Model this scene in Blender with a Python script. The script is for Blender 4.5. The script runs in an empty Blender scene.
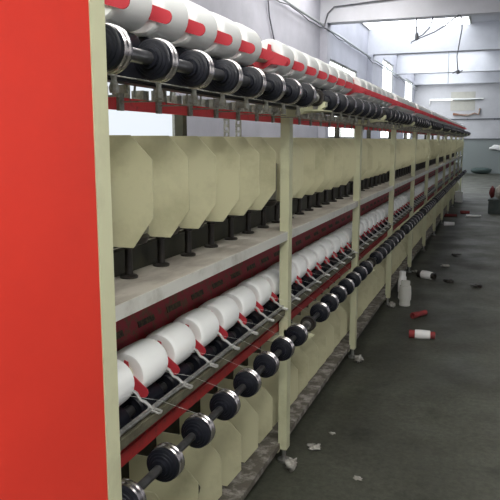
import bpy, bmesh, math, random
from math import sin, cos, pi, radians as R
from mathutils import Vector, noise
random.seed(7)
col = bpy.context.scene.collection
scn = bpy.context.scene
G = 0.225                     # spindle gauge
BAY = 1.8                     # eight gauges to a bay
H_EYE = 1.693

# ------------------------------------------------------------------ materials
def new_mat(name):
    m = bpy.data.materials.new(name); m.use_nodes = True
    nt = m.node_tree; b = nt.nodes['Principled BSDF']
    return m, nt, b
def paint(name, c, c2=None, scale=6, rough=.5, metal=0, lo=.4, hi=.7, bump=0, bscale=60, detail=6, spec=.5, coat=0, stretch=(1,1,1)):
    m, nt, b = new_mat(name)
    b.inputs['Roughness'].default_value = rough
    b.inputs['Metallic'].default_value = metal
    b.inputs['Specular IOR Level'].default_value = spec
    b.inputs['Coat Weight'].default_value = coat
    c = (*c, 1)
    tc = nt.nodes.new('ShaderNodeNewGeometry')
    mp = nt.nodes.new('ShaderNodeMapping'); mp.inputs['Scale'].default_value = stretch
    nt.links.new(tc.outputs['Position'], mp.inputs['Vector'])
    if c2:
        n = nt.nodes.new('ShaderNodeTexNoise'); n.inputs['Scale'].default_value = scale; n.inputs['Detail'].default_value = detail
        n.inputs['Roughness'].default_value = .65
        r = nt.nodes.new('ShaderNodeValToRGB'); r.color_ramp.elements[0].position = lo; r.color_ramp.elements[1].position = hi
        r.color_ramp.elements[0].color = c; r.color_ramp.elements[1].color = (*c2, 1)
        nt.links.new(mp.outputs[0], n.inputs['Vector']); nt.links.new(n.outputs['Fac'], r.inputs['Fac'])
        nt.links.new(r.outputs['Color'], b.inputs['Base Color'])
    else:
        b.inputs['Base Color'].default_value = c
    if bump:
        n2 = nt.nodes.new('ShaderNodeTexNoise'); n2.inputs['Scale'].default_value = bscale; n2.inputs['Detail'].default_value = 4
        bp = nt.nodes.new('ShaderNodeBump'); bp.inputs['Strength'].default_value = bump; bp.inputs['Distance'].default_value = .01
        nt.links.new(mp.outputs[0], n2.inputs['Vector']); nt.links.new(n2.outputs['Fac'], bp.inputs['Height'])
        nt.links.new(bp.outputs['Normal'], b.inputs['Normal'])
    return m
def emit(name, c, s):
    m, nt, b = new_mat(name)
    b.inputs['Base Color'].default_value = (.8, .8, .8, 1)
    b.inputs['Emission Color'].default_value = (*c, 1); b.inputs['Emission Strength'].default_value = s
    return m

CREAM = paint('cream_paint', (.56, .565, .375), (.37, .36, .23), 5, .42, lo=.52, hi=.9)
PLATE = paint('plate_paint', (.54, .525, .345), (.30, .285, .17), 4, .45, lo=.48, hi=.82, bump=.02)
RED = paint('red_paint', (.68, .043, .026), (.62, .038, .024), 3, .45, spec=.35, bump=.015, bscale=300)
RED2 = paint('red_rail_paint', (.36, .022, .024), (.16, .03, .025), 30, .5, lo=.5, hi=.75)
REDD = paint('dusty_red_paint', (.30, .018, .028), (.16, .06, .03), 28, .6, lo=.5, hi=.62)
REDT = paint('red_plastic', (.45, .032, .045), None, rough=.5)
LIP = paint('shelf_lip_paint', (.62, .62, .57), (.38, .37, .32), 9, .5, lo=.5, hi=.8)
SHELF = paint('shelf_paint', (.46, .43, .37), (.20, .17, .14), 9, .5, lo=.45, hi=.75, bump=.05, stretch=(1, .4, 1))
TRAY = paint('tray_dirty', (.10, .09, .07), (.34, .32, .29), 16, .8, lo=.47, hi=.66, bump=.5, bscale=40)
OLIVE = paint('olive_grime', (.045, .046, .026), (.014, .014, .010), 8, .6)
BLACK = paint('black_rubber', (.005, .006, .010), (.010, .011, .017), 20, .42, spec=.3)
BLACKM = paint('black_steel', (.022, .020, .018), (.045, .038, .032), 20, .4, metal=.3)
CHROME = paint('chrome', (.50, .475, .475), None, rough=.22, metal=1)
STEEL = paint('steel', (.42, .42, .40), (.22, .22, .2), 30, .38, metal=.8)
MSTEEL = paint('shaft_steel', (.24, .24, .25), (.16, .16, .17), 30, .3, metal=.85)
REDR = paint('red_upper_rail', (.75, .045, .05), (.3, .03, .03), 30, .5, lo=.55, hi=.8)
CLIP = paint('bright_wire', (.50, .50, .48), None, rough=.3, metal=.5)
DSTEEL = paint('dark_steel', (.13, .13, .13), (.07, .07, .07), 30, .35, metal=.8)
GALV = paint('galvanised', (.35, .36, .33), (.18, .17, .12), 60, .5, metal=.4)
TUBE = paint('paper_tube', (.62, .58, .42), None, rough=.7)
CABLE = paint('cable', (.12, .125, .14), None, rough=.7)
PIPEG = paint('conduit', (.33, .36, .37), None, rough=.4)
WIRE = paint('thread', (.75, .76, .72), None, rough=.7)
REDK = paint('dark_red', (.12, .012, .012), None, rough=.8)
REDM = paint('faded_red', (.28, .03, .03), (.12, .03, .03), 20, .7)
GRIMEG = paint('grey_grime', (.12, .115, .075), (.06, .055, .035), 20, .7)
GRIME = paint('brass_grime', (.10, .075, .03), (.03, .02, .015), 60, .7, lo=.4, hi=.6)
LINT = paint('lint', (.42, .41, .37), (.18, .165, .14), 40, .95)
WHITE = paint('white_plastic', (.8, .8, .78), None, rough=.5)
DARKBOX = paint('dark_box', (.035, .05, .048), (.07, .08, .075), 5, .6)
DGREEN = paint('dark_green', (.05, .075, .07), None, rough=.7)
RUST = paint('rust', (.22, .10, .06), (.35, .3, .26), 3, .8)

def yarn_mat():
    m, nt, b = new_mat('yarn')
    b.inputs['Roughness'].default_value = .85; b.inputs['Base Color'].default_value = (.91, .93, .91, 1)
    b.inputs['Specular IOR Level'].default_value = .2
    b.inputs['Subsurface Weight'].default_value = .0
    tc = nt.nodes.new('ShaderNodeTexCoord')
    w = nt.nodes.new('ShaderNodeTexWave'); w.bands_direction = 'DIAGONAL'; w.inputs['Scale'].default_value = 90; w.inputs['Distortion'].default_value = 2
    bp = nt.nodes.new('ShaderNodeBump'); bp.inputs['Strength'].default_value = .12; bp.inputs['Distance'].default_value = .004
    nt.links.new(tc.outputs['Object'], w.inputs['Vector']); nt.links.new(w.outputs['Fac'], bp.inputs['Height']); nt.links.new(bp.outputs['Normal'], b.inputs['Normal'])
    return m
YARN = yarn_mat()

def wall_mat(name, c, c2, dado=None, zd=1.7):
    m, nt, b = new_mat(name); b.inputs['Roughness'].default_value = .7
    g = nt.nodes.new('ShaderNodeNewGeometry')
    n = nt.nodes.new('ShaderNodeTexNoise'); n.inputs['Scale'].default_value = 1.1; n.inputs['Detail'].default_value = 8; n.inputs['Roughness'].default_value = .65
    r = nt.nodes.new('ShaderNodeValToRGB'); r.color_ramp.elements[0].position = .35; r.color_ramp.elements[1].position = .75
    r.color_ramp.elements[0].color = (*c, 1); r.color_ramp.elements[1].color = (*c2, 1)
    nt.links.new(g.outputs['Position'], n.inputs['Vector']); nt.links.new(n.outputs['Fac'], r.inputs['Fac'])
    out = r.outputs['Color']
    if dado:
        s = nt.nodes.new('ShaderNodeSeparateXYZ'); nt.links.new(g.outputs['Position'], s.inputs[0])
        lt = nt.nodes.new('ShaderNodeMath'); lt.operation = 'LESS_THAN'; lt.inputs[1].default_value = zd
        nt.links.new(s.outputs['Z'], lt.inputs[0])
        mx = nt.nodes.new('ShaderNodeMixRGB'); mx.inputs[2].default_value = (*dado, 1)
        mx.blend_type = 'MIX'; nt.links.new(lt.outputs[0], mx.inputs[0]); nt.links.new(out, mx.inputs[1]); out = mx.outputs[0]
    nt.links.new(out, b.inputs['Base Color'])
    bp = nt.nodes.new('ShaderNodeBump'); bp.inputs['Strength'].default_value = .15; bp.inputs['Distance'].default_value = .02
    nt.links.new(n.outputs['Fac'], bp.inputs['Height']); nt.links.new(bp.outputs['Normal'], b.inputs['Normal'])
    return m
WALL = wall_mat('wall_paint', (.44, .445, .51), (.34, .345, .40))
WALLF = wall_mat('far_wall_paint', (.52, .52, .545), (.40, .40, .42), dado=(.22, .245, .24), zd=1.75)
CEIL = wall_mat('ceiling_paint', (.62, .63, .68), (.5, .51, .56))

def floor_mat():
    m, nt, b = new_mat('floor_concrete')
    g = nt.nodes.new('ShaderNodeNewGeometry')
    def nz(s, d, ro=.6):
        n = nt.nodes.new('ShaderNodeTexNoise'); n.inputs['Scale'].default_value = s; n.inputs['Detail'].default_value = d; n.inputs['Roughness'].default_value = ro
        nt.links.new(g.outputs['Position'], n.inputs['Vector']); return n
    def ramp(src, p0, c0, p1, c1):
        r = nt.nodes.new('ShaderNodeValToRGB'); e = r.color_ramp.elements
        e[0].position, e[1].position = p0, p1; e[0].color = (*c0, 1); e[1].color = (*c1, 1)
        nt.links.new(src.outputs['Fac'], r.inputs['Fac']); return r
    a = ramp(nz(.9, 7), .35, (.042, .043, .031), .68, (.082, .086, .064))
    s = ramp(nz(30, 3, .8), .35, (.62, .62, .62), .7, (1.25, 1.25, 1.25))
    st = ramp(nz(2.3, 5), .58, (1, 1, 1), .68, (.6, .6, .58))
    m1 = nt.nodes.new('ShaderNodeMixRGB'); m1.blend_type = 'MULTIPLY'; m1.inputs[0].default_value = 1
    m2 = nt.nodes.new('ShaderNodeMixRGB'); m2.blend_type = 'MULTIPLY'; m2.inputs[0].default_value = 1
    nt.links.new(a.outputs[0], m1.inputs[1]); nt.links.new(s.outputs[0], m1.inputs[2])
    nt.links.new(m1.outputs[0], m2.inputs[1]); nt.links.new(st.outputs[0], m2.inputs[2])
    nt.links.new(m2.outputs[0], b.inputs['Base Color'])
    rr = ramp(nz(1.7, 6), .3, (.45, .45, .45), .7, (.75, .75, .75)); nt.links.new(rr.outputs[0], b.inputs['Roughness'])
    bp = nt.nodes.new('ShaderNodeBump'); bp.inputs['Strength'].default_value = .25; bp.inputs['Distance'].default_value = .01
    nb = nz(14, 6); nt.links.new(nb.outputs['Fac'], bp.inputs['Height']); nt.links.new(bp.outputs['Normal'], b.inputs['Normal'])
    return m
FLOOR = floor_mat()
SKYL = emit('skylight_sheet', (.93, .97, 1.0), 2.6)
SKYFILL = emit('unseen_sky_fill', (1.0, .97, .92), 5.2)  # unseen sheets left of the machine, added to brighten wall and packages
NEARFILL = emit('near_sky_fill', (1.0, .98, .94), 3.0)  # unseen sheet above the camera, added to light the plate fronts
WINL = emit('window_glow', (.93, .98, 1.0), 2.2)
LAMPL = emit('fill_tube_glow', (1.0, .99, .95), 120)
SIDEFILL = emit('side_fill_glow', (1.0, .98, .93), .35)
WINL2 = emit('frosted_window_glow', (.86, .93, 1.0), .62)
TUBEL = emit('fluorescent_tube', (1, 1, 1), 1.2)

WINL2.node_tree.nodes['Principled BSDF'].inputs['Base Color'].default_value = (.15,.15,.16,1)
# ------------------------------------------------------------------ geometry helpers
class MB:
    def __init__(s): s.bm = bmesh.new()
    def box(s, x0, x1, y0, y1, z0, z1):
        v = [s.bm.verts.new(p) for p in ((x0,y0,z0),(x1,y0,z0),(x1,y1,z0),(x0,y1,z0),(x0,y0,z1),(x1,y0,z1),(x1,y1,z1),(x0,y1,z1))]
        for f in ((0,3,2,1),(4,5,6,7),(0,1,5,4),(1,2,6,5),(2,3,7,6),(3,0,4,7)): s.bm.faces.new([v[i] for i in f])
        return s
    def bevel(s, w=.004, seg=2):
        bmesh.ops.bevel(s.bm, geom=[e for e in s.bm.edges], offset=w, segments=seg, affect='EDGES', clamp_overlap=True); return s
    def lathe(s, prof, n=20, axis='Y', o=(0,0,0), smooth=True):
        """prof: (along, radius) list; ends with radius 0 close."""
        o = Vector(o); rings = []
        for a, r in prof:
            if r < 1e-6:
                p = {'Y': Vector((0,a,0)), 'Z': Vector((0,0,a)), 'X': Vector((a,0,0))}[axis]
                rings.append([s.bm.verts.new(o+p)]); continue
            rg = []
            for i in range(n):
                t = 2*pi*i/n; c, d = r*cos(t), r*sin(t)
                p = {'Y': Vector((c,a,-d)), 'Z': Vector((c,d,a)), 'X': Vector((a,c,d))}[axis]
                rg.append(s.bm.verts.new(o+p))
            rings.append(rg)
        for A, B in zip(rings, rings[1:]):
            if len(A) == 1 and len(B) == 1: continue
            for i in range(n):
                j = (i+1) % n
                if len(A) == 1: f = (A[0], B[j], B[i])
                elif len(B) == 1: f = (A[i], A[j], B[0])
                else: f = (A[i], A[j], B[j], B[i])
                try:
                    ff = s.bm.faces.new(f); ff.smooth = smooth
                except ValueError: pass
        return s
    def tube(s, pts, r, n=8):
        pts = [Vector(p) for p in pts]; rings = []
        up = None
        for i, p in enumerate(pts):
            t = (pts[min(i+1, len(pts)-1)] - pts[max(i-1, 0)]).normalized()
            if up is None: up = Vector((0,0,1)) if abs(t.z) < .9 else Vector((1,0,0))
            a = t.cross(up).normalized(); b = a.cross(t).normalized(); up = b
            rings.append([s.bm.verts.new(p + a*r*cos(2*pi*k/n) + b*r*sin(2*pi*k/n)) for k in range(n)])
        for A, B in zip(rings, rings[1:]):
            for i in range(n):
                f = s.bm.faces.new((A[i], A[(i+1)%n], B[(i+1)%n], B[i])); f.smooth = True
        s.bm.faces.new(rings[0][::-1]); s.bm.faces.new(rings[-1])
        return s
    def prism(s, poly, a0, a1, axis='Y'):
        """poly in (x,z) extruded along Y, or (y,z) along X, or (x,y) along Z."""
        def P(u, v, a): return {'Y': (u,a,v), 'X': (a,u,v), 'Z': (u,v,a)}[axis]
        A = [s.bm.verts.new(P(u,v,a0)) for u, v in poly]; B = [s.bm.verts.new(P(u,v,a1)) for u, v in poly]
        n = len(poly)
        s.bm.faces.new(A); s.bm.faces.new(B[::-1])
        for i in range(n): s.bm.faces.new((A[i], B[i], B[(i+1)%n], A[(i+1)%n]))
        return s
    def mesh(s, name, mat):
        bmesh.ops.recalc_face_normals(s.bm, faces=s.bm.faces[:])
        for e in s.bm.edges:
            if len(e.link_faces) == 2 and e.calc_face_angle(0) > R(32): e.smooth = False
        me = bpy.data.meshes.new(name); s.bm.to_mesh(me); s.bm.free()
        me.materials.append(mat)
        return me
def link(name, me, parent=None, loc=(0,0,0)):
    o = bpy.data.objects.new(name, me); col.objects.link(o); o.location = loc
    if parent: o.parent = parent
    return o
def obj(name, mb, mat, parent=None, loc=(0,0,0), mod=None):
    o = link(name, mb.mesh(name, mat), parent, loc); return o
def tag(o, label, cat, group=None, kind=None):
    o['label'] = label; o['category'] = cat
    if group: o['group'] = group
    if kind: o['kind'] = kind
    return o
def empty(name, loc=(0,0,0), rz=0):
    o = bpy.data.objects.new(name, None); col.objects.link(o); o.location = loc; o.rotation_euler.z = rz; o.empty_display_size = .05
    return o
def struct(name, mb, mat, parent=None):
    o = obj(name, mb, mat, parent); o['kind'] = 'structure'; return o
def copy_tree(o, parent=None, depth=9):
    c = o.copy(); col.objects.link(c); c.parent = parent
    if depth > 0:
        for ch in KIDS.get(o.name, []): copy_tree(ch, c, depth-1)
    return c
KIDS = {}
def reg(root):
    for o in [root] + list(root.children_recursive): KIDS[o.name] = list(o.children)
    return root

ORD = ['first','second','third','fourth','fifth','sixth','seventh','eighth','ninth','tenth','eleventh','twelfth']
POST_Y = [3.092 + BAY*j for j in range(11)]          # cream posts seen along the aisle
def place_words(ys):
    """for a row of y positions: words that single each out by post and order."""
    out = []; cnt = {}
    for y in ys:
        n = sum(1 for p in POST_Y if y > p - .06)
        cnt[n] = cnt.get(n, 0) + 1
        k = ORD[cnt[n]-1]
        out.append(f'{k} behind the red cabinet' if n == 0 else f'{k} past the {ORD[n-1]} cream post')
    return out

# ------------------------------------------------------------------ the hall
XL, XR, Y0, YF, ZC = -4.19, 5.6, -7.0, 36.0, 5.3
struct('floor', MB().box(XL-.3, XR+.3, Y0-.3, YF+.3, -.2, 0), FLOOR)
struct('ceiling', MB().box(XL-.3, XR+.3, Y0-.3, YF+.3, ZC+.03, ZC+.23), CEIL)
# left wall with window openings (y0, y1, z0, z1)
wins = [(4.6, 8.35, .95, 2.45, WINL2), (16.9, 20.8, 1.75, 3.8, WINL), (25.6, 28.3, 1.75, 4.75, WINL), (32.2, 35.2, 1.75, 4.6, WINL)]
w = MB(); y = Y0
for (a, b, z0, z1, _) in wins:
    w.box(XL-.25, XL, y, a, 0, ZC+.03); w.box(XL-.25, XL, a, b, 0, z0); w.box(XL-.25, XL, a, b, z1, ZC+.03); y = b
w.box(XL-.25, XL, y, YF, 0, ZC+.03)
struct('wall_left', w, WALL)
struct('wall_back', MB().box(XL-.3, XR+.3, YF, YF+.25, 0, ZC+.03), WALLF)
struct('wall_right', MB().box(XR, XR+.25, Y0, YF, 0, ZC+.03), WALL)
struct('wall_front', MB().box(XL-.3, XR+.3, Y0-.25, Y0, 0, ZC+.03), WALL)
for i, (a, b, z0, z1, mt) in enumerate(wins):
    f = MB(); t = .05
    for (ya, yb, za, zb) in ((a, a+t, z0, z1), (b-t, b, z0, z1), (a+t, b-t, z0, z0+t), (a+t, b-t, z1-t, z1), ((a+b)/2-.012, (a+b)/2+.012, z0+t, z1-t)):
        f.box(XL-.10, XL-.03, ya, yb, za, zb)
    wo = struct(f'window_{i+1}', f, GALV)
    g = MB().box(XL-.075, XL-.065, a+t, b-t, z0+t, z1-t); obj('pane', g, mt, wo)
# beams across the hall
for i, yb in enumerate((2.8, 9.4, 16.1, 22.4, 29.2)):
    struct(f'trim_{i+1}', MB().box(XL, XR, yb, yb+.35, 4.5, ZC+.03), CEIL)
struct('trim_6', MB().box(XL, XR, YF-.3, YF, 4.55, ZC+.03), CEIL)
struct('trim_7', MB().box(XL, XL+.18, 22.4, 22.75, 0, 4.5), WALL)       # pilasters
struct('trim_8', MB().box(XL, XL+.18, 16.1, 16.45, 0, 4.5), WALL)
# ceiling skylight sheets; the last three unseen, added to light machine and wall
for i, (x0, x1, ya, yb, mt) in enumerate(((-4.12, -1.0, 16.47, 22.38, SKYL), (-4.12, -.6, 22.9, 29.1, SKYL), (-4.1, -1.2, 29.8, 35.4, SKYL),
                                          (-3.9, -1.9, 3.4, 8.6, SKYFILL), (-3.0, 3.2, -5.5, 1.6, NEARFILL), (-3.9, -1.9, 10.3, 15.4, SKYFILL))):
    so = struct(f'window_{i+5}', MB().box(x0-.05, x1+.05, ya-.05, yb+.05, ZC+.0, ZC+.03), GALV)
    obj('pane', MB().box(x0, x1, ya, yb, ZC-.012, ZC), mt, so)
# unseen tube lamp behind the camera, added to brighten the near rows
pl = empty('fill_lamp', (.55, -.6, 3.2)); tag(pl, 'added twin tube fill lamp, out of view over the near aisle end', 'lamp')
obj('housing', MB().box(-.08,.08,-.65,.65,0,.05).bevel(.008), WHITE, pl)
for dx in (-.045, .045): obj('tube', MB().tube([(dx,-.6,-.025),(dx,.6,-.025)], .018), LAMPL, pl)
for dy in (-.5, .5): obj('suspension_rod', MB().tube([(0,dy,.05),(0,dy,2.1)], .006), PIPEG, pl)
# unseen right-hand windows, added to light the aisle faces and red cabinet
for i, (ya, yb) in enumerate(((-4.0, -.5), (3.4, 7.4), (10.2, 14.0))):
    so = struct(f'window_{i+11}', MB().box(XR-.03, XR, ya-.06, yb+.06, 1.34, 1.40).box(XR-.03, XR, ya-.06, yb+.06, 3.4, 3.46).box(XR-.03, XR, ya-.06, ya, 1.4, 3.4).box(XR-.03, XR, yb, yb+.06, 1.4, 3.4), GALV)
    obj('pane', MB().box(XR-.012, XR-.004, ya, yb, 1.4, 3.4), SIDEFILL, so)
# things on the far wall
yw = YF
pj = empty('wall_pipe', (-1.2, yw, 2.77)); tag(pj, 'thin dark horizontal pipe running across the far wall', 'pipe')
obj('pipe_run', MB().tube([(-1.4,-.05,0),(0,-.05,0.0),(2.6,-.05,.02)], .028), CABLE, pj)
obj('pipe_clip', MB().box(-.3,-.24,-.09,0,-.04,.04), CABLE, pj); obj('pipe_clip', MB().box(1.0,1.06,-.09,0,-.04,.04), CABLE, pj)
tag(obj('wall_ledge', MB().box(-1.75, 3.2, yw-.06, yw, 1.75, 1.80).bevel(.008), paint('ledge_grey', (.2,.21,.22), None, rough=.6)), 'narrow grey ledge on the far wall above the darker paint band', 'ledge')
tag(obj('bent_bracket', MB().tube([(-2.2,yw-.05,3.05),(-1.9,yw-.08,3.0),(-1.5,yw-.08,2.95),(-1.15,yw-.08,3.06),(-.95,yw-.08,3.0),(-.9,yw-.06,3.3)], .045, 8).box(-2.2,-1.4,yw-.1,yw-.012,2.96,3.02), RUST), 'rusty bent bracket fixed above the thin pipe on the far wall', 'bracket')
tag(obj('wall_board', MB().box(-2.35, -1.15, yw-.02, yw, 3.2, 4.15).bevel(.006), paint('beige_board', (.44,.43,.38), (.36,.35,.32), 3, .8)), 'pale beige board high on the far wall', 'board')
lf = empty('tube_light', (-2.05, yw-.035, 3.77)); tag(lf, 'long white fluorescent tube light crossing the far wall', 'lamp')
obj('housing', MB().box(-1.35, 1.3, -.07, 0, -.01, .05).box(-1.3,-1.22,0,.033,0,.04).box(1.2,1.28,0,.033,0,.04), WHITE, lf)
obj('tube', MB().tube([(-1.3,-.09,-.02),(-.2,-.09,-.02)], .022), TUBEL, lf)
obj('tube', MB().tube([(-.1,-.09,-.02),(1.2,-.09,-.02)], .022), PIPEG, lf)
obj('wiring_drop', MB().tube([(-1.33,-.04,.0),(-1.34,-.04,-.3)], .02), WHITE, lf)
# conduits and cables
def wig(p0, p1, n, a, sag=0):
    p0, p1 = Vector(p0), Vector(p1); r = []
    for i in range(n+1):
        t = i/n; p = p0.lerp(p1, t); p.z += a*noise.noise(p*1.3) - sag*4*t*(1-t); p.x += a*.3*noise.noise(p*.9+Vector((5,5,5))); r.append(p)
    return r
tag(obj('wall_conduit', MB().tube(wig((XL+.1, 6, 4.44), (XL+.1, 35.6, 4.40), 30, .03), .028), PIPEG), 'pale grey conduit running along the left wall just under the beams', 'pipe')
tag(obj('wall_cable', MB().tube(wig((XL+.18, 6, 4.36), (XL+.18, 35.6, 4.22), 60, .10), .013, 6), CABLE), 'thin dark cable sagging along the left wall below the conduit', 'cable')
tag(obj('wall_cable', MB().tube([(XL+.04, 12.1, 4.36),(XL+.04, 12.1, 4.25),(XL+.03,12.2,4.0),(XL+.03,12.5,3.6),(XL+.03,12.65,3.0),(XL+.03,12.5,2.6)], .014, 6), CABLE), 'thin black cable dropping down the near left wall', 'cable')
tag(obj('beam_cable', MB().tube([(XL+.12,16.05,4.42),(XL+.2,16.05,4.7),(XL+.35,16.06,4.85),(-3.0,16.06,4.9),(-1.8,16.06,4.95),(0,16.06,5.0)], .018, 6), CABLE), 'dark cable clipped along the nearest visible ceiling beam', 'cable')
yh = 16.1
def hang(name, label, pts, r=.014, extra=None):
    root = empty(name, (pts[0][0], yh+.1, 4.5)); tag(root, label, 'cable')
    obj('cord', MB().tube([(p[0]-pts[0][0], 0, p[1]-4.5) for p in pts], r, 6), CABLE, root)
    if extra: extra(root)
    return root
def socket(root):
    obj('lamp_socket', MB().lathe([(-.02,0),(-.02,.03),(-.10,.045),(-.17,.04),(-.19,0)][::-1], 12, 'Z', (0.02,0,-.32)), CABLE, root)
hang('hanging_cord', 'straight cord with a dark lamp socket hanging from the nearest visible beam', [(-1.91,4.5),(-1.905,4.3),(-1.9,4.12)], extra=socket)
hang('hanging_cord', 'short cord curving down from a clip on the nearest visible beam', [(-1.54,4.5),(-1.56,4.4),(-1.62,4.25),(-1.75,4.12),(-1.88,4.05)])
hang('hanging_cord', 'long cord swooping left from the beam to a loose end', [(-.97,4.5),(-1.1,4.42),(-1.3,4.27),(-1.5,4.16),(-1.8,4.05),(-2.0,3.97),(-2.02,3.93)])
def knot(root):
    m = MB(); m.tube([(-.1,0,-1.28),(-.02,0,-1.24),(.05,0,-1.27),(.12,0,-1.22)], .014, 6); m.lathe([(-.05,0),(-.04,.03),(0,.04),(.04,.03),(.05,0)], 10, 'Z', (.02,0,-1.25)); obj('socket', m, CABLE, root)
hang('hanging_cord', 'long cord hanging straight down from the beam with a knotted dark end', [(-.95,4.5),(-.90,4.42),(-.89,4.2),(-.93,3.9),(-.97,3.6),(-.95,3.4),(-.93,3.25)], extra=knot)
tag(obj('drop_rod', MB().tube([(-1.6,22.5,4.5),(-1.58,22.5,3.5)], .012, 6), PIPEG), 'thin pale rod hanging from the second visible beam', 'rod')

# ------------------------------------------------------------------ gear end cabinet (red, nearest)
CX, CY = -.75, 1.182
cab = empty('end_cabinet', (-1.4, .2, 0)); tag(cab, 'tall red sheet metal end cabinet with a cream corner strip, nearest the camera', 'cabinet')
def rel(mb, name, mat, root, **k):
    o = obj(name, mb, mat, root); l = root.location; o.data.transform(__import__('mathutils').Matrix.Translation(-l)); return o
rel(MB().box(-1.9, CX-.02, -1.2, CY-.075, .06, 2.2).bevel(.004), 'body', CREAM, cab)
rel(MB().box(CX-.018, CX+.001, -1.15, CY-.0585, .10, 2.18).bevel(.002), 'door', RED, cab)
rel(MB().box(-1.9, CX, CY-.0585+.001, CY, .0, 2.22).bevel(.003), 'corner_strip', CREAM, cab)
rel(MB().box(-1.88, CX-.03, -1.18, CY-.08, 0, .06), 'plinth', BLACKM, cab)

# ------------------------------------------------------------------ machine frame
YS, YE = CY+.02, 21.25
mf = empty('twisting_machine', (-1.25, 11, 0)); tag(mf, 'long cream two-deck yarn twisting machine frame running down the hall', 'machine')
def mp(name, mb, mat): return rel(mb, name, mat, mf)
FX = -.948
for j, py in enumerate([1.292] + POST_Y):
    m = MB()      # channel: web facing the camera, flange to the aisle
    m.box(FX-.046, FX, py, py+.006, .075, 1.862).box(FX-.005, FX, py+.006, py+.058, .075, 1.862).box(FX-.046, FX-.041, py+.006, py+.04, .075, 1.862)
    p = mp('frame_post', m, CREAM)
    f = MB().lathe([(0,0),(0,.032),(.012,.034),(.02,.012),(.075,.011),(.075,.02),(.09,.02),(.09,0)], 12, 'Z', (FX-.023, py+.028, 0)); ft = rel(f, 'levelling_foot', STEEL, mf); ft.parent = p; ft.location = (0,0,0)
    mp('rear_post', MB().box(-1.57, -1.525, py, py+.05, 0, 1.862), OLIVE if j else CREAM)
    mp('cross_beam', MB().box(-1.525, FX-.046, py+.002, py+.045, 1.835, 1.868), CREAM)
    mp('cross_beam', MB().box(-1.525, FX-.05, py+.01, py+.045, .66, .70), CREAM)
    mp('cross_beam', MB().box(-1.525, FX-.05, py+.01, py+.045, .045, .078), CREAM)
    # bracket carrying the shaft bearing
    if j: mp('roller_bracket', MB().prism([(FX,1.80),(FX+.05,1.815),(-.79,1.835),(-.765,1.85),(-.765,1.872),(FX,1.872)], py-.03, py+.012).box(-.86,-.765,py-.06,py+.10,1.829,1.835), CREAM)
    mp('roller_bracket', MB().prism([(FX-.02,.69),(-.88,.695),(-.83,.70),(-.815,.715),(FX-.02,.735)], py, py+.04), CREAM)
# decks
def deck(name, x0, x1, z, lip, mat):
    m = MB(); m.box(x0, x1-.004, YS, YE, z-.004, z); mp(name+'_lip', MB().box(x1-.004, x1, YS, YE, z-lip, z+.001), LIP if lip > .035 else mat)
    return mp(name, m, mat)
deck('spindle_shelf', -1.52, -.952, 1.243, .042, SHELF)
deck('lower_tray', -1.52, -.985, .108, .03, TRAY)
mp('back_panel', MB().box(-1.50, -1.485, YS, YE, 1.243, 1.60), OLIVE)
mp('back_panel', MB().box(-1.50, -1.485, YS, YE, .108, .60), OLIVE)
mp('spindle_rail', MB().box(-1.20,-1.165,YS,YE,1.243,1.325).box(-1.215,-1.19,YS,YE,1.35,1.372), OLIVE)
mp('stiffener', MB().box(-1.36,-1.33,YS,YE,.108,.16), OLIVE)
mp('belt_cover', MB().box(-1.30, -1.22, YS, YE, 1.10, 1.19), CREAM)
mp('drum_cover', MB().box(-.935, -.885, YS, YE, 1.838, 1.90).bevel(.006), BLACK)
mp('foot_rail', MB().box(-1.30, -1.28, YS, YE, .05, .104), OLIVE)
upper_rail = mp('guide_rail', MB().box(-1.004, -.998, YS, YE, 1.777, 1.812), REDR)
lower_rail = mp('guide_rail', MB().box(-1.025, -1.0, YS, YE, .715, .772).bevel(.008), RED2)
mp('rod_support', MB().box(-.995, -.962, YS, YE, .812, .840), GRIMEG)
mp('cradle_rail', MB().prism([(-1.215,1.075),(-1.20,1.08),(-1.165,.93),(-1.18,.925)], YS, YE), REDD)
mp('cradle_rail', MB().box(-1.13,-1.11,YS,YE,2.03,2.05), REDK)
mp('drum_cover', MB().prism([(-1.19,.92),(-1.14,.78),(-1.04,.755),(-1.03,.765),(-1.13,.80),(-1.17,.92)], YS, YE), BLACKM)
# perforated strips at the centre of the frame
for (xx, yy) in ((-1.30, 3.14), (-1.235, 3.14), (-1.30, 6.74), (-1.30, 10.3)):
    m = MB(); z = 1.25
    m.box(xx-.016, xx-.006, yy, yy+.004, 1.25, 1.87).box(xx+.006, xx+.016, yy, yy+.004, 1.25, 1.87)
    while z < 1.86: m.box(xx-.006, xx+.006, yy, yy+.004, z, z+.014); z += .03
    mp('perforated_strip', m, GALV)

# upper guide brackets on the red rail, one per spindle
gb = MB()
gb.box(-.998, -.990, -.014, .014, 1.775, 1.83).box(-.998, -.965, -.012, -.006, 1.822, 1.845)
gb.tube([(-.985,-.05,1.815),(-.98,-.05,1.85),(-.975,-.01,1.858),(-.975,.03,1.858),(-.98,.06,1.85),(-.985,.06,1.815)], .0035, 6)
gb.lathe([(0,0),(0,.011),(.012,.013),(.03,.007),(.045,.009),(.05,0)], 10, 'Z', (-.872, .0, 1.806)); gb.box(-.985,-.86,-.006,.006,1.797,1.801)
gb.box(-1.05,-.998,.055,.062,1.80,1.85).box(-1.04,-1.0,-.085,-.05,1.79,1.84)
gbm = gb.mesh('thread_bracket', GALV)
k = 0; y = 1.40
while y < YE-.1:
    o = link('thread_bracket', gbm, upper_rail); o.location = (-mf.location.x, y-mf.location.y, 0)
    y += G
mp('guide_wire', MB().tube([(-.868, YS, 1.846), (-.868, YE, 1.846)], .0022, 5), GALV)

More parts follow.
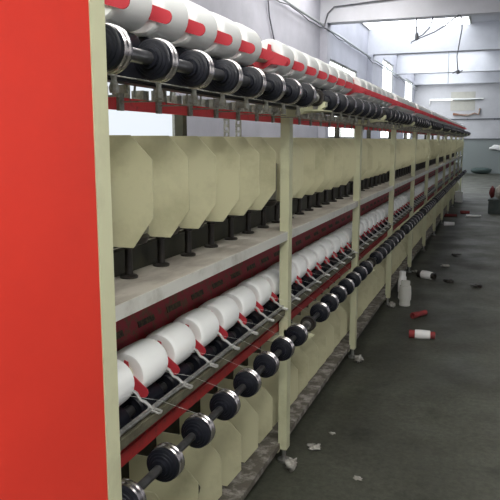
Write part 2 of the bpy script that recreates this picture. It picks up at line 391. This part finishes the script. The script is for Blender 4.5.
# ------------------------------------------------------------------ roller shafts
rb = MB().lathe([(-.034,.0),(-.034,.024),(-.024,.026),(-.022,.033),(-.020,.034),(-.018,.041),(-.016,.042),(-.015,.047),(-.013,.050),(.0,.051),(.003,.049),(.003,.0)], 32)
rbm = rb.mesh('drive_roller', BLACK)
rr_ = MB().lathe([(.003,.0),(.003,.050),(.006,.0535),(.014,.0535),(.017,.050),(.021,.050),(.024,.0535),(.031,.053),(.034,.049),(.034,.036),(.030,.030),(.030,0)], 32)
rrm = rr_.mesh('chrome_ring', CHROME)
beam = MB().lathe([(-.03,0),(-.03,.026),(-.012,.03),(-.012,.04),(.012,.04),(.012,.03),(.03,.026),(.03,0)], 24)
bearm = beam.mesh('bearing', BLACKM)
brg = MB().lathe([(-.036,0),(-.036,.022),(-.03,.024),(-.03,0)], 20).box(-.012,.012,-.01,.01,-.052,-.02)
brgm = brg.mesh('bearing_cap', STEEL)
def roller_shaft(name, label, x, z, y0, shaft_r, mat, bearing_at):
    root = empty(name, (x, y0, z)); tag(root, label, 'roller shaft', 'drive roller shafts')
    obj('shaft', MB().lathe([(CY+.02-y0,0),(CY+.02-y0,shaft_r),(21.4-y0,shaft_r),(21.4-y0,0)], 20), mat, root)
    k = 0
    while y0 + k*G < 21.35:
        if k and k % 8 == bearing_at:
            b = link('bearing', bearm, root, (0, k*G, 0)); link('bearing_cap', brgm, b)
        else:
            b = link('drive_roller', rbm, root, (0, k*G, 0)); b.rotation_euler.y = random.random()
            link('chrome_ring', rrm, b)
        k += 1
roller_shaft('roller_shaft', 'upper grey shaft carrying black rollers with chrome rings, above eye level', -.811, 1.8907, 1.267, .017, MSTEEL, 0)
roller_shaft('roller_shaft', 'lower dark shaft carrying black rollers with chrome rings, at knee height', -.8538, .7638, 1.346, .013, DSTEEL, 0)
# ^ bearing lands on the posts: upper index 8 -> 3.07, lower index 8 -> 3.15

# friction drums under the packages
def drum_shaft(label, x, z, r, y0):
    root = empty('drum_shaft', (x, y0, z)); tag(root, label, 'drum shaft', 'friction drum shafts')
    obj('shaft', MB().lathe([(CY+.02-y0,0),(CY+.02-y0,.02),(21.2-y0,.02),(21.2-y0,0)], 16), DSTEEL, root)
    dm = MB().lathe([(-.075,0),(-.075,r-.006),(-.069,r),(.069,r),(.075,r-.006),(.075,0)], 28).mesh('friction_drum', BLACK)
    k = 0
    while y0+k*G < 21.1: link('friction_drum', dm, root, (0, k*G, 0)); k += 1
UX, UZ, UY = -.972, 2.062, 1.568       # first upper package centre
LX, LZ, LY = -1.095, .940, 1.400      # first lower package centre (hidden), next 1.648
drum_shaft('upper row of black friction drums under the white yarn packages', UX-.005, UZ-.074-.052, .052, UY)
drum_shaft('lower row of black friction drums under the white yarn packages', LX+.01, LZ-.079-.05, .05, LY)

# ------------------------------------------------------------------ yarn packages
def package_mesh(r, L, t=.004, seed=0):
    m = MB(); h = L/2
    prof = [(-h+.012,0),(-h+.012,.028),(-h+.006,.034),(-h+.001,r*.80),(-h+.001,r*.90),(-h+.006,r*.965),(-h+.018,r+t*.2),(-h*.3,r+t),(h*.3,r+t*.6),(h-.018,r-t*.2),(h-.006,r*.965),(h-.001,r*.9),(h-.001,r*.8),(h-.004,.03),(h-.004,0)]
    m.lathe(prof, 40)
    for v in m.bm.verts:
        rr = math.hypot(v.co.x, v.co.z)
        if rr > r*.7:
            d = 1 + .015*noise.noise(Vector((v.co.x*9+seed, v.co.y*12, v.co.z*9)))
            v.co.x *= d; v.co.z *= d
    return m.mesh('yarn_package', YARN)
upk = [package_mesh(.0745, .178, .001, s) for s in (0, 3, 7)]
lpk = [package_mesh(.0755, .170, .002, s+20) for s in (0, 3, 7)]
tubem = MB().lathe([(-.098,.019),(-.098,.024),(.098,.020),(.098,.016),(-.098,.019)], 18).mesh('core_tube', TUBE)
baretube = MB().lathe([(-.098,.030),(-.098,.034),(.098,.024),(.098,.020),(-.098,.030)], 20).mesh('core_tube', TUBE)

def cradle_meshes(dx, dz):
    """red arm plate across the near end of a package: disc + rounded tongue + small upright tab, and the rear arm"""
    m = MB(); r = .019; L = math.hypot(dx, dz); a = math.atan2(dz, dx); n = 8
    pts = []
    for i in range(n+1):
        t = a - pi/2 + pi*i/n; pts.append((dx + r*cos(t), dz + r*sin(t)))
    for i in range(n+1):
        t = a + pi/2 + pi*i/n; pts.append((.022*cos(t), .022*sin(t)))
    m.prism(pts, -.004, 0)
    m.prism([(-.004, .012), (.022, .006), (.018, .045), (.004, .050)], -.0038, -.0002)
    return m
def arm_mb(px, pz):
    m = MB(); a = math.atan2(pz, px); w = .013
    nx, nz = -sin(a)*w, cos(a)*w
    m.prism([(nx, nz), (-nx, -nz), (px-nx*1.3, pz-nz*1.3), (px+nx*1.3, pz+nz*1.3)], -.0075, -.0042)
    m.box(px-.02, px+.02, -.0075, .03, pz-.025, pz+.02)
    return m
ucr = empty('package_cradle', (UX, 1, UZ)); 
link('cradle_tongue', cradle_meshes(.088, -.030).mesh('cradle_tongue', REDT), ucr)
link('cradle_arm', arm_mb(-.13, .0).mesh('cradle_arm', REDT), ucr)
lcr = empty('package_cradle', (LX, 1, LZ))
link('cradle_tongue', cradle_meshes(.070, -.050).mesh('cradle_tongue', REDT), lcr)
link('cradle_arm', arm_mb(-.085, .02).mesh('cradle_arm', REDD), lcr)
lb = MB().prism([(-.112,.06),(-.098,.07),(-.07,-.02),(-.085,-.03)], .03, .10)
link('cradle_bracket', lb.mesh('cradle_bracket', REDD), lcr)
link('adjuster_slot', MB().prism([(-.098,.098),(-.094,.10),(-.088,.078),(-.092,.076)], .03, .15).mesh('adjuster_slot', GRIME), lcr)
reg(ucr); reg(lcr)

def rows(y0, n): return [y0 + k*G for k in range(n)]
uy = rows(UY, 87); ly = rows(LY, 88)
def place_packages(ys, x, z, meshes, L, row, cr, bare):
    words = place_words(ys); first_cr = True
    for k, (yy, wd) in enumerate(zip(ys, words)):
        if bare is not None and k % 8 == bare:
            o = link('bare_tube', baretube, None, (x-.005, yy, z-.01)); tag(o, f'bare cream paper tube without yarn, {row} row, {wd}', 'tube', 'empty tubes on the upper row')
            o.rotation_euler = (0, 0, .0)
        else:
            o = link('yarn_package', meshes[k % 3], None, (x, yy, z)); tag(o, f'white yarn package, {row} row, {wd}', 'yarn package', f'white yarn packages on the {row} row')
            o.rotation_euler.y = random.random()*6
            s = 1 + random.uniform(-.02, .015); o.scale = (s, 1, s)
            if k < 24: link('core_tube', tubem, o)
        c = cr if first_cr else copy_tree(cr); first_cr = False
        c.location = (x, yy - L/2 - .004, z)
        tag(c, f'red package cradle arm, {row} row, {wd}', 'cradle', f'red cradles on the {row} row')
place_packages(uy, UX, UZ, upk, .178, 'upper', ucr, 5)
place_packages(ly, LX, LZ, lpk, .172, 'lower', lcr, None)

# wide red end brackets beside each bare tube
ebm = MB().prism([(-.05,.01),(.02,.02),(.09,-.01),(.105,-.03),(.09,-.05),(.03,-.04),(-.01,-.06),(-.05,-.05)], .10, .106).mesh('end_bracket', REDT)
k = 5
while k < len(uy):
    o = link('end_bracket', ebm, mf, (UX-mf.location.x, uy[k]-mf.location.y, UZ)); k += 8

# ------------------------------------------------------------------ traverse rods with wire guides
def traverse(label, x, z, y0, pts, blade):
    root = empty('traverse_rod', (x, y0, z)); tag(root, label, 'traverse rod', 'traverse rods')
    obj('rod', MB().lathe([(CY+.02-y0,0),(CY+.02-y0,.0085),(21.2-y0,.0085),(21.2-y0,0)], 12), STEEL, root)
    m = MB(); m.tube(pts, .0058, 6); m.box(-.008,.008,-.009,.009,-.009,.009)
    m.tube([(.006,-.008,0),(.032,-.010,-.006),(.034,0,-.007),(.032,.010,-.006),(.006,.008,0)], .0038, 6)
    me = m.mesh('thread_guide', CLIP)
    k = 0
    while y0+k*G < 21.1: link('thread_guide', me, root, (0, k*G, 0)); k += 1
traverse('grey traverse rod with wire thread guides below the lower yarn packages', -.975, .855, 1.72, [(0,0,.004),(-.02,-.004,.022),(-.032,-.012,.030),(-.045,-.012,.05),(-.06,-.02,.062)], 0)

# ------------------------------------------------------------------ separator plates
def plate_mesh(dz, sx=0):
    z0, z1, z2, z3 = 1.379+dz, 1.471+dz, 1.638+dz, 1.708+dz
    xr = -.917 + sx; xl = -1.305
    poly = [(xr, z1), (xr, z2), (xr-.068, z3), (xl, z3), (xl, z0), (xr-.069, z0)]
    m = MB().prism(poly, -.0015, .0015)
    m.box(xl, xl+.003, .0015, .02, z0+.02, z3-.02)       # folded rear flange
    m.box(-1.485, xl+.001, .004, .018, z0+.03, z0+.07)
    return m.mesh('separator_plate', PLATE)
for dz, sx, row in ((0, 0, 'upper'), (-1.25, -.083, 'lower')):
    pm = plate_mesh(dz, sx); ys = [1.441 + k*G for k in range(88)]
    ys = [y for k, y in enumerate(ys) if (k-7) % 8 or row == 'lower']
    for yy, wd in zip(ys, place_words(ys)):
        o = link('separator_plate', pm, None, (random.uniform(-.003,.003), yy, 0)); o.rotation_euler.z = R(random.uniform(-.35, .35))
        tag(o, f'cream separator plate with cut corners, {row} deck, {wd}', 'separator plate', f'cream separator plates on the {row} deck')

# ------------------------------------------------------------------ spindles standing on the shelves
def spindle_parts():
    base = MB().lathe([(0,0),(0,.030),(.006,.031),(.010,.026),(.012,.014),(.055,.0125),(.095,.0125),(.10,.018),(.112,.018),(.112,0)], 20, 'Z')
    whorl = MB().lathe([(.112,0),(.112,.045),(.118,.062),(.135,.070),(.14,.072),(.15,.060),(.15,0)], 24, 'Z')
    pot = MB().lathe([(.15,0),(.15,.066),(.155,.069),(.33,.069),(.335,.066),(.335,.062),(.17,.06),(.17,0)], 24, 'Z')
    bolt = MB().lathe([(-.085,0),(-.085,.014),(-.07,.022),(-.005,.022),(-.005,0)], 12, 'Z')
    return base, whorl, pot, bolt
def spindle_proto():
    e = empty('spindle', (0,0,0)); b, w_, p, t = spindle_parts()
    link('spindle_base', b.mesh('spindle_base', BLACKM), e); link('whorl', w_.mesh('whorl', BLACKM), e)
    link('pot', p.mesh('pot', STEEL), e); link('spindle_bolt', t.mesh('spindle_bolt', BLACK), e)
    return reg(e)
sp = spindle_proto(); used = False
spl = copy_tree(sp)
for ch in list(spl.children):
    if ch.name.startswith('pot'): bpy.data.objects.remove(ch)
    elif ch.name.startswith('whorl'): ch.scale = (.5, .5, 1)
reg(spl)
far = MB(); low = MB()
low.lathe([(0,0),(0,.030),(.010,.026),(.012,.014),(.10,.0125),(.112,.022),(.118,.031),(.135,.032),(.15,.025),(.15,0)], 14, 'Z')
lowm = low.mesh('spindle', BLACKM)
for prof in ([(0,0),(0,.030),(.010,.026),(.012,.014),(.10,.0125),(.112,.045),(.118,.062),(.135,.064),(.15,.066),(.335,.066),(.335,0)],):
    far.lathe(prof, 14, 'Z')
farm = far.mesh('spindle', BLACKM)
SX = -1.12
for zb, row in ((1.243, 'upper'), (.108, 'lower')):
    ys = [1.441 + .185 + k*G for k in range(87)]
    for k, (yy, wd) in enumerate(zip(ys, place_words(ys))):
        if k < 32:
            src = sp if row == 'upper' else spl
            o = src if k == 0 else copy_tree(src)
            o.location = (SX, yy, zb)
        else: o = link('spindle', farm if row == 'upper' else lowm, None, (SX, yy, zb))
        tag(o, f'dark spindle on a round foot, {row} deck, {wd}', 'spindle', f'spindles on the {row} deck')

# fine yarn threads running down from the first lower guides
tm = MB().tube([(-1.02,-.07,.93),(-.93,0,.897),(-.86,.12,.815)], .00045, 4)
ym = tm.mesh('yarn_thread', WIRE)
twd = place_words([1.70+k*G for k in range(14)])
for k in range(14):
    yy = 1.70 + k*G
    o = link('yarn_thread', ym, None, (0, yy, 0)); tag(o, f'fine white yarn thread slanting to a lower roller, {twd[k]}', 'yarn', 'threads of the lower row')

# ------------------------------------------------------------------ things on the floor
def bobbin(name, label, x, y, rz, lying=True, L=.22, r=.032, mat=REDT, band=WHITE, cat='bobbin', group=None, tilt=0):
    root = empty(name, (x, y, (r*1.02 if lying else 0)), rz); tag(root, label, cat, group)
    ax = 'X' if lying else 'Z'; o = -L/2 if lying else 0
    obj('tube', MB().lathe([(o,r*.7),(o,r),(o+.01,r*1.05),(o+.03,r),(o+L-.03,r*.85),(o+L-.01,r*.9),(o+L,r*.85),(o+L,r*.6),(o,r*.7)], 18, ax), mat, root)
    if band: obj('yarn_winding', MB().lathe([(o+L*.22,r*.9),(o+L*.24,r*1.13),(o+L*.5,r*1.16),(o+L*.80,r*1.05),(o+L*.82,r*.85)], 18, ax), band, root)
    return root
bobbin('bobbin', 'red bobbin with white winding lying on the floor, closest of the litter', -.51, 5.62, .12, L=.22, r=.036, mat=REDM)
bobbin('bobbin', 'plain red tube lying on the floor behind the white-wound bobbin', -.61, 6.33, 1.0, L=.2, r=.03, mat=REDM, band=None)
pt = paint('grey_white_tube', (.55,.55,.5), None, rough=.7)
bobbin('yarn_cone', 'pale grey yarn cone standing on the floor beside the third cream post', -.80, 6.75, 0, lying=False, L=.26, r=.055, mat=pt, band=pt, cat='yarn cone')
bobbin('yarn_cone', 'white yarn cone standing behind the grey one beside the machine', -.87, 7.05, 0, lying=False, L=.30, r=.04, mat=WHITE, band=WHITE, cat='yarn cone')
bobbin('bobbin', 'dark bobbin with a white end lying on the floor past the third cream post', -.72, 8.2, -.5, L=.24, r=.045, mat=BLACKM, band=WHITE)
bobbin('bobbin', 'red tube lying beside the machine, in the shade far down the aisle', -.88, 15.2, .2, L=.28, r=.035, mat=REDK, band=None)
bobbin('bobbin', 'red tube lying far down the aisle, close to a white one', -.6, 15.95, .3, L=.2, r=.04, mat=REDM, band=None)
bobbin('bobbin', 'white tube lying across the far aisle', -.39, 15.25, .05, L=.32, r=.03, mat=WHITE, band=None)
bobbin('bobbin', 'short white tube lying beside the machine far down the aisle', -.8, 13.6, .2, L=.2, r=.04, mat=WHITE, band=None)
def blob(name, label, x, y, sx, sy, sz, mat, cat, seed=0, amp=.45, group=None, sub=3, z=0):
    bm = bmesh.new(); bmesh.ops.create_icosphere(bm, subdivisions=sub, radius=1)
    for v in bm.verts:
        d = 1 + amp*noise.noise(v.co*1.7 + Vector((seed,seed,0))) + amp*.5*noise.noise(v.co*5+Vector((seed,0,3)))
        v.co *= d
    zmin = min(v.co.z for v in bm.verts)
    for v in bm.verts: v.co.x *= sx; v.co.y *= sy; v.co.z = (v.co.z - zmin)*sz
    for f in bm.faces: f.smooth = True
    me = bpy.data.meshes.new(name); bm.to_mesh(me); bm.free(); me.materials.append(mat)
    o = link(name, me, None, (x, y, z)); tag(o, label, cat, group); return o
for i, (x, y, s, lab) in enumerate(((-.895, 3.02, .034, 'grey lint tuft on the floor at the foot of the first cream post'),
        (-.90, 4.80, .032, 'grey lint tuft at the foot of the second cream post'), (-.905, 6.58, .034, 'pale lint tuft at the foot of the third cream post'),
        (-.80, 3.52, .018, 'tiny lint scrap on the floor right of the first cream post'), (-.85, 3.30, .034, 'white lint scrap on the floor beside the first cream post'),
        (-.56, 3.06, .022, 'small white scrap on the floor nearest the camera'), (-.56, 9.05, .055, 'small pale scrap in the middle of the aisle'),
        (-.88, 8.5, .05, 'pale lint tuft near the foot of the fourth cream post'))):
    blob('lint_tuft', lab, x, y, s*.9, s*.75, s*(.3 if i not in (0,1,2) else .8), LINT, 'lint', seed=i*3.1, amp=.9, group='lint on the floor')
for i, (x, y, lab) in enumerate(((-.48, 10.0, 'dark flat scrap in the middle of the aisle'), (-.12, 7.9, 'dark flat scrap near the right edge of the floor'), (-.45, 8.05, 'small dark scrap between the dark bobbin and the right edge'))):
    blob('floor_scrap', lab, x, y, .055, .05, .018, BLACKM, 'scrap', seed=9+i, amp=.8)
bx = empty('carton', (-.9, 19.0, 0)); tag(bx, 'small white carton standing beside the machine near its far end', 'carton')
obj('carton_body', MB().box(-.10,.10,-.09,.09,0,.30).bevel(.006), WHITE, bx); obj('carton_flap', MB().box(-.10,.10,-.17,-.09,.295,.30), WHITE, bx)
tb = empty('low_box', (.12, 16.4, 0)); tag(tb, 'dark grey-green low box on the floor at the right edge', 'box')
obj('box_body', MB().box(-.22,.35,-.25,.3,0,.30).bevel(.01), DARKBOX, tb); obj('box_lid', MB().box(-.24,.37,-.27,.32,.30,.34).bevel(.008), DARKBOX, tb)
blob('sack', 'white and red sack resting on the dark low box', .12, 16.3, .09, .1, .15, LINT, 'sack', 4, .3, z=.34)
blob('red_bundle', 'dark red bundle beside the white sack on the low box', -.03, 16.5, .07, .1, .13, REDK, 'bundle', 8, .3, z=.34)
blob('green_heap', 'low dark green heap against the far wall', -.65, 35.5, .48, .3, .16, DGREEN, 'heap', 2, .35)
blob('wall_highlight', 'white highlight shaped as a crumpled blob low on the far wall, right edge', .12, 35.93, .45, .05, .13, WHITE, 'highlight', 5, .5, z=1.18)  # solid white blob put in place of a highlight on the wall

# ------------------------------------------------------------------ light, world, camera
wd_ = bpy.data.worlds.new('World'); scn.world = wd_; wd_.use_nodes = True
wd_.node_tree.nodes['Background'].inputs[0].default_value = (.6, .7, .8, 1); wd_.node_tree.nodes['Background'].inputs[1].default_value = .3
cd = bpy.data.cameras.new('camera'); cam = bpy.data.objects.new('camera', cd); col.objects.link(cam)
cd.sensor_width = 36; cd.lens = 652.4/500*36; cd.clip_start = .05; cd.clip_end = 200
cam.location = (0, 0, H_EYE); cam.rotation_euler = (pi/2 - .1665, 0, .3571)
scn.camera = cam
vs = scn.view_settings; vs.view_transform = 'Standard'; vs.look = 'None'; vs.gamma = 1; vs.exposure = 0.52; vs.use_curve_mapping = False
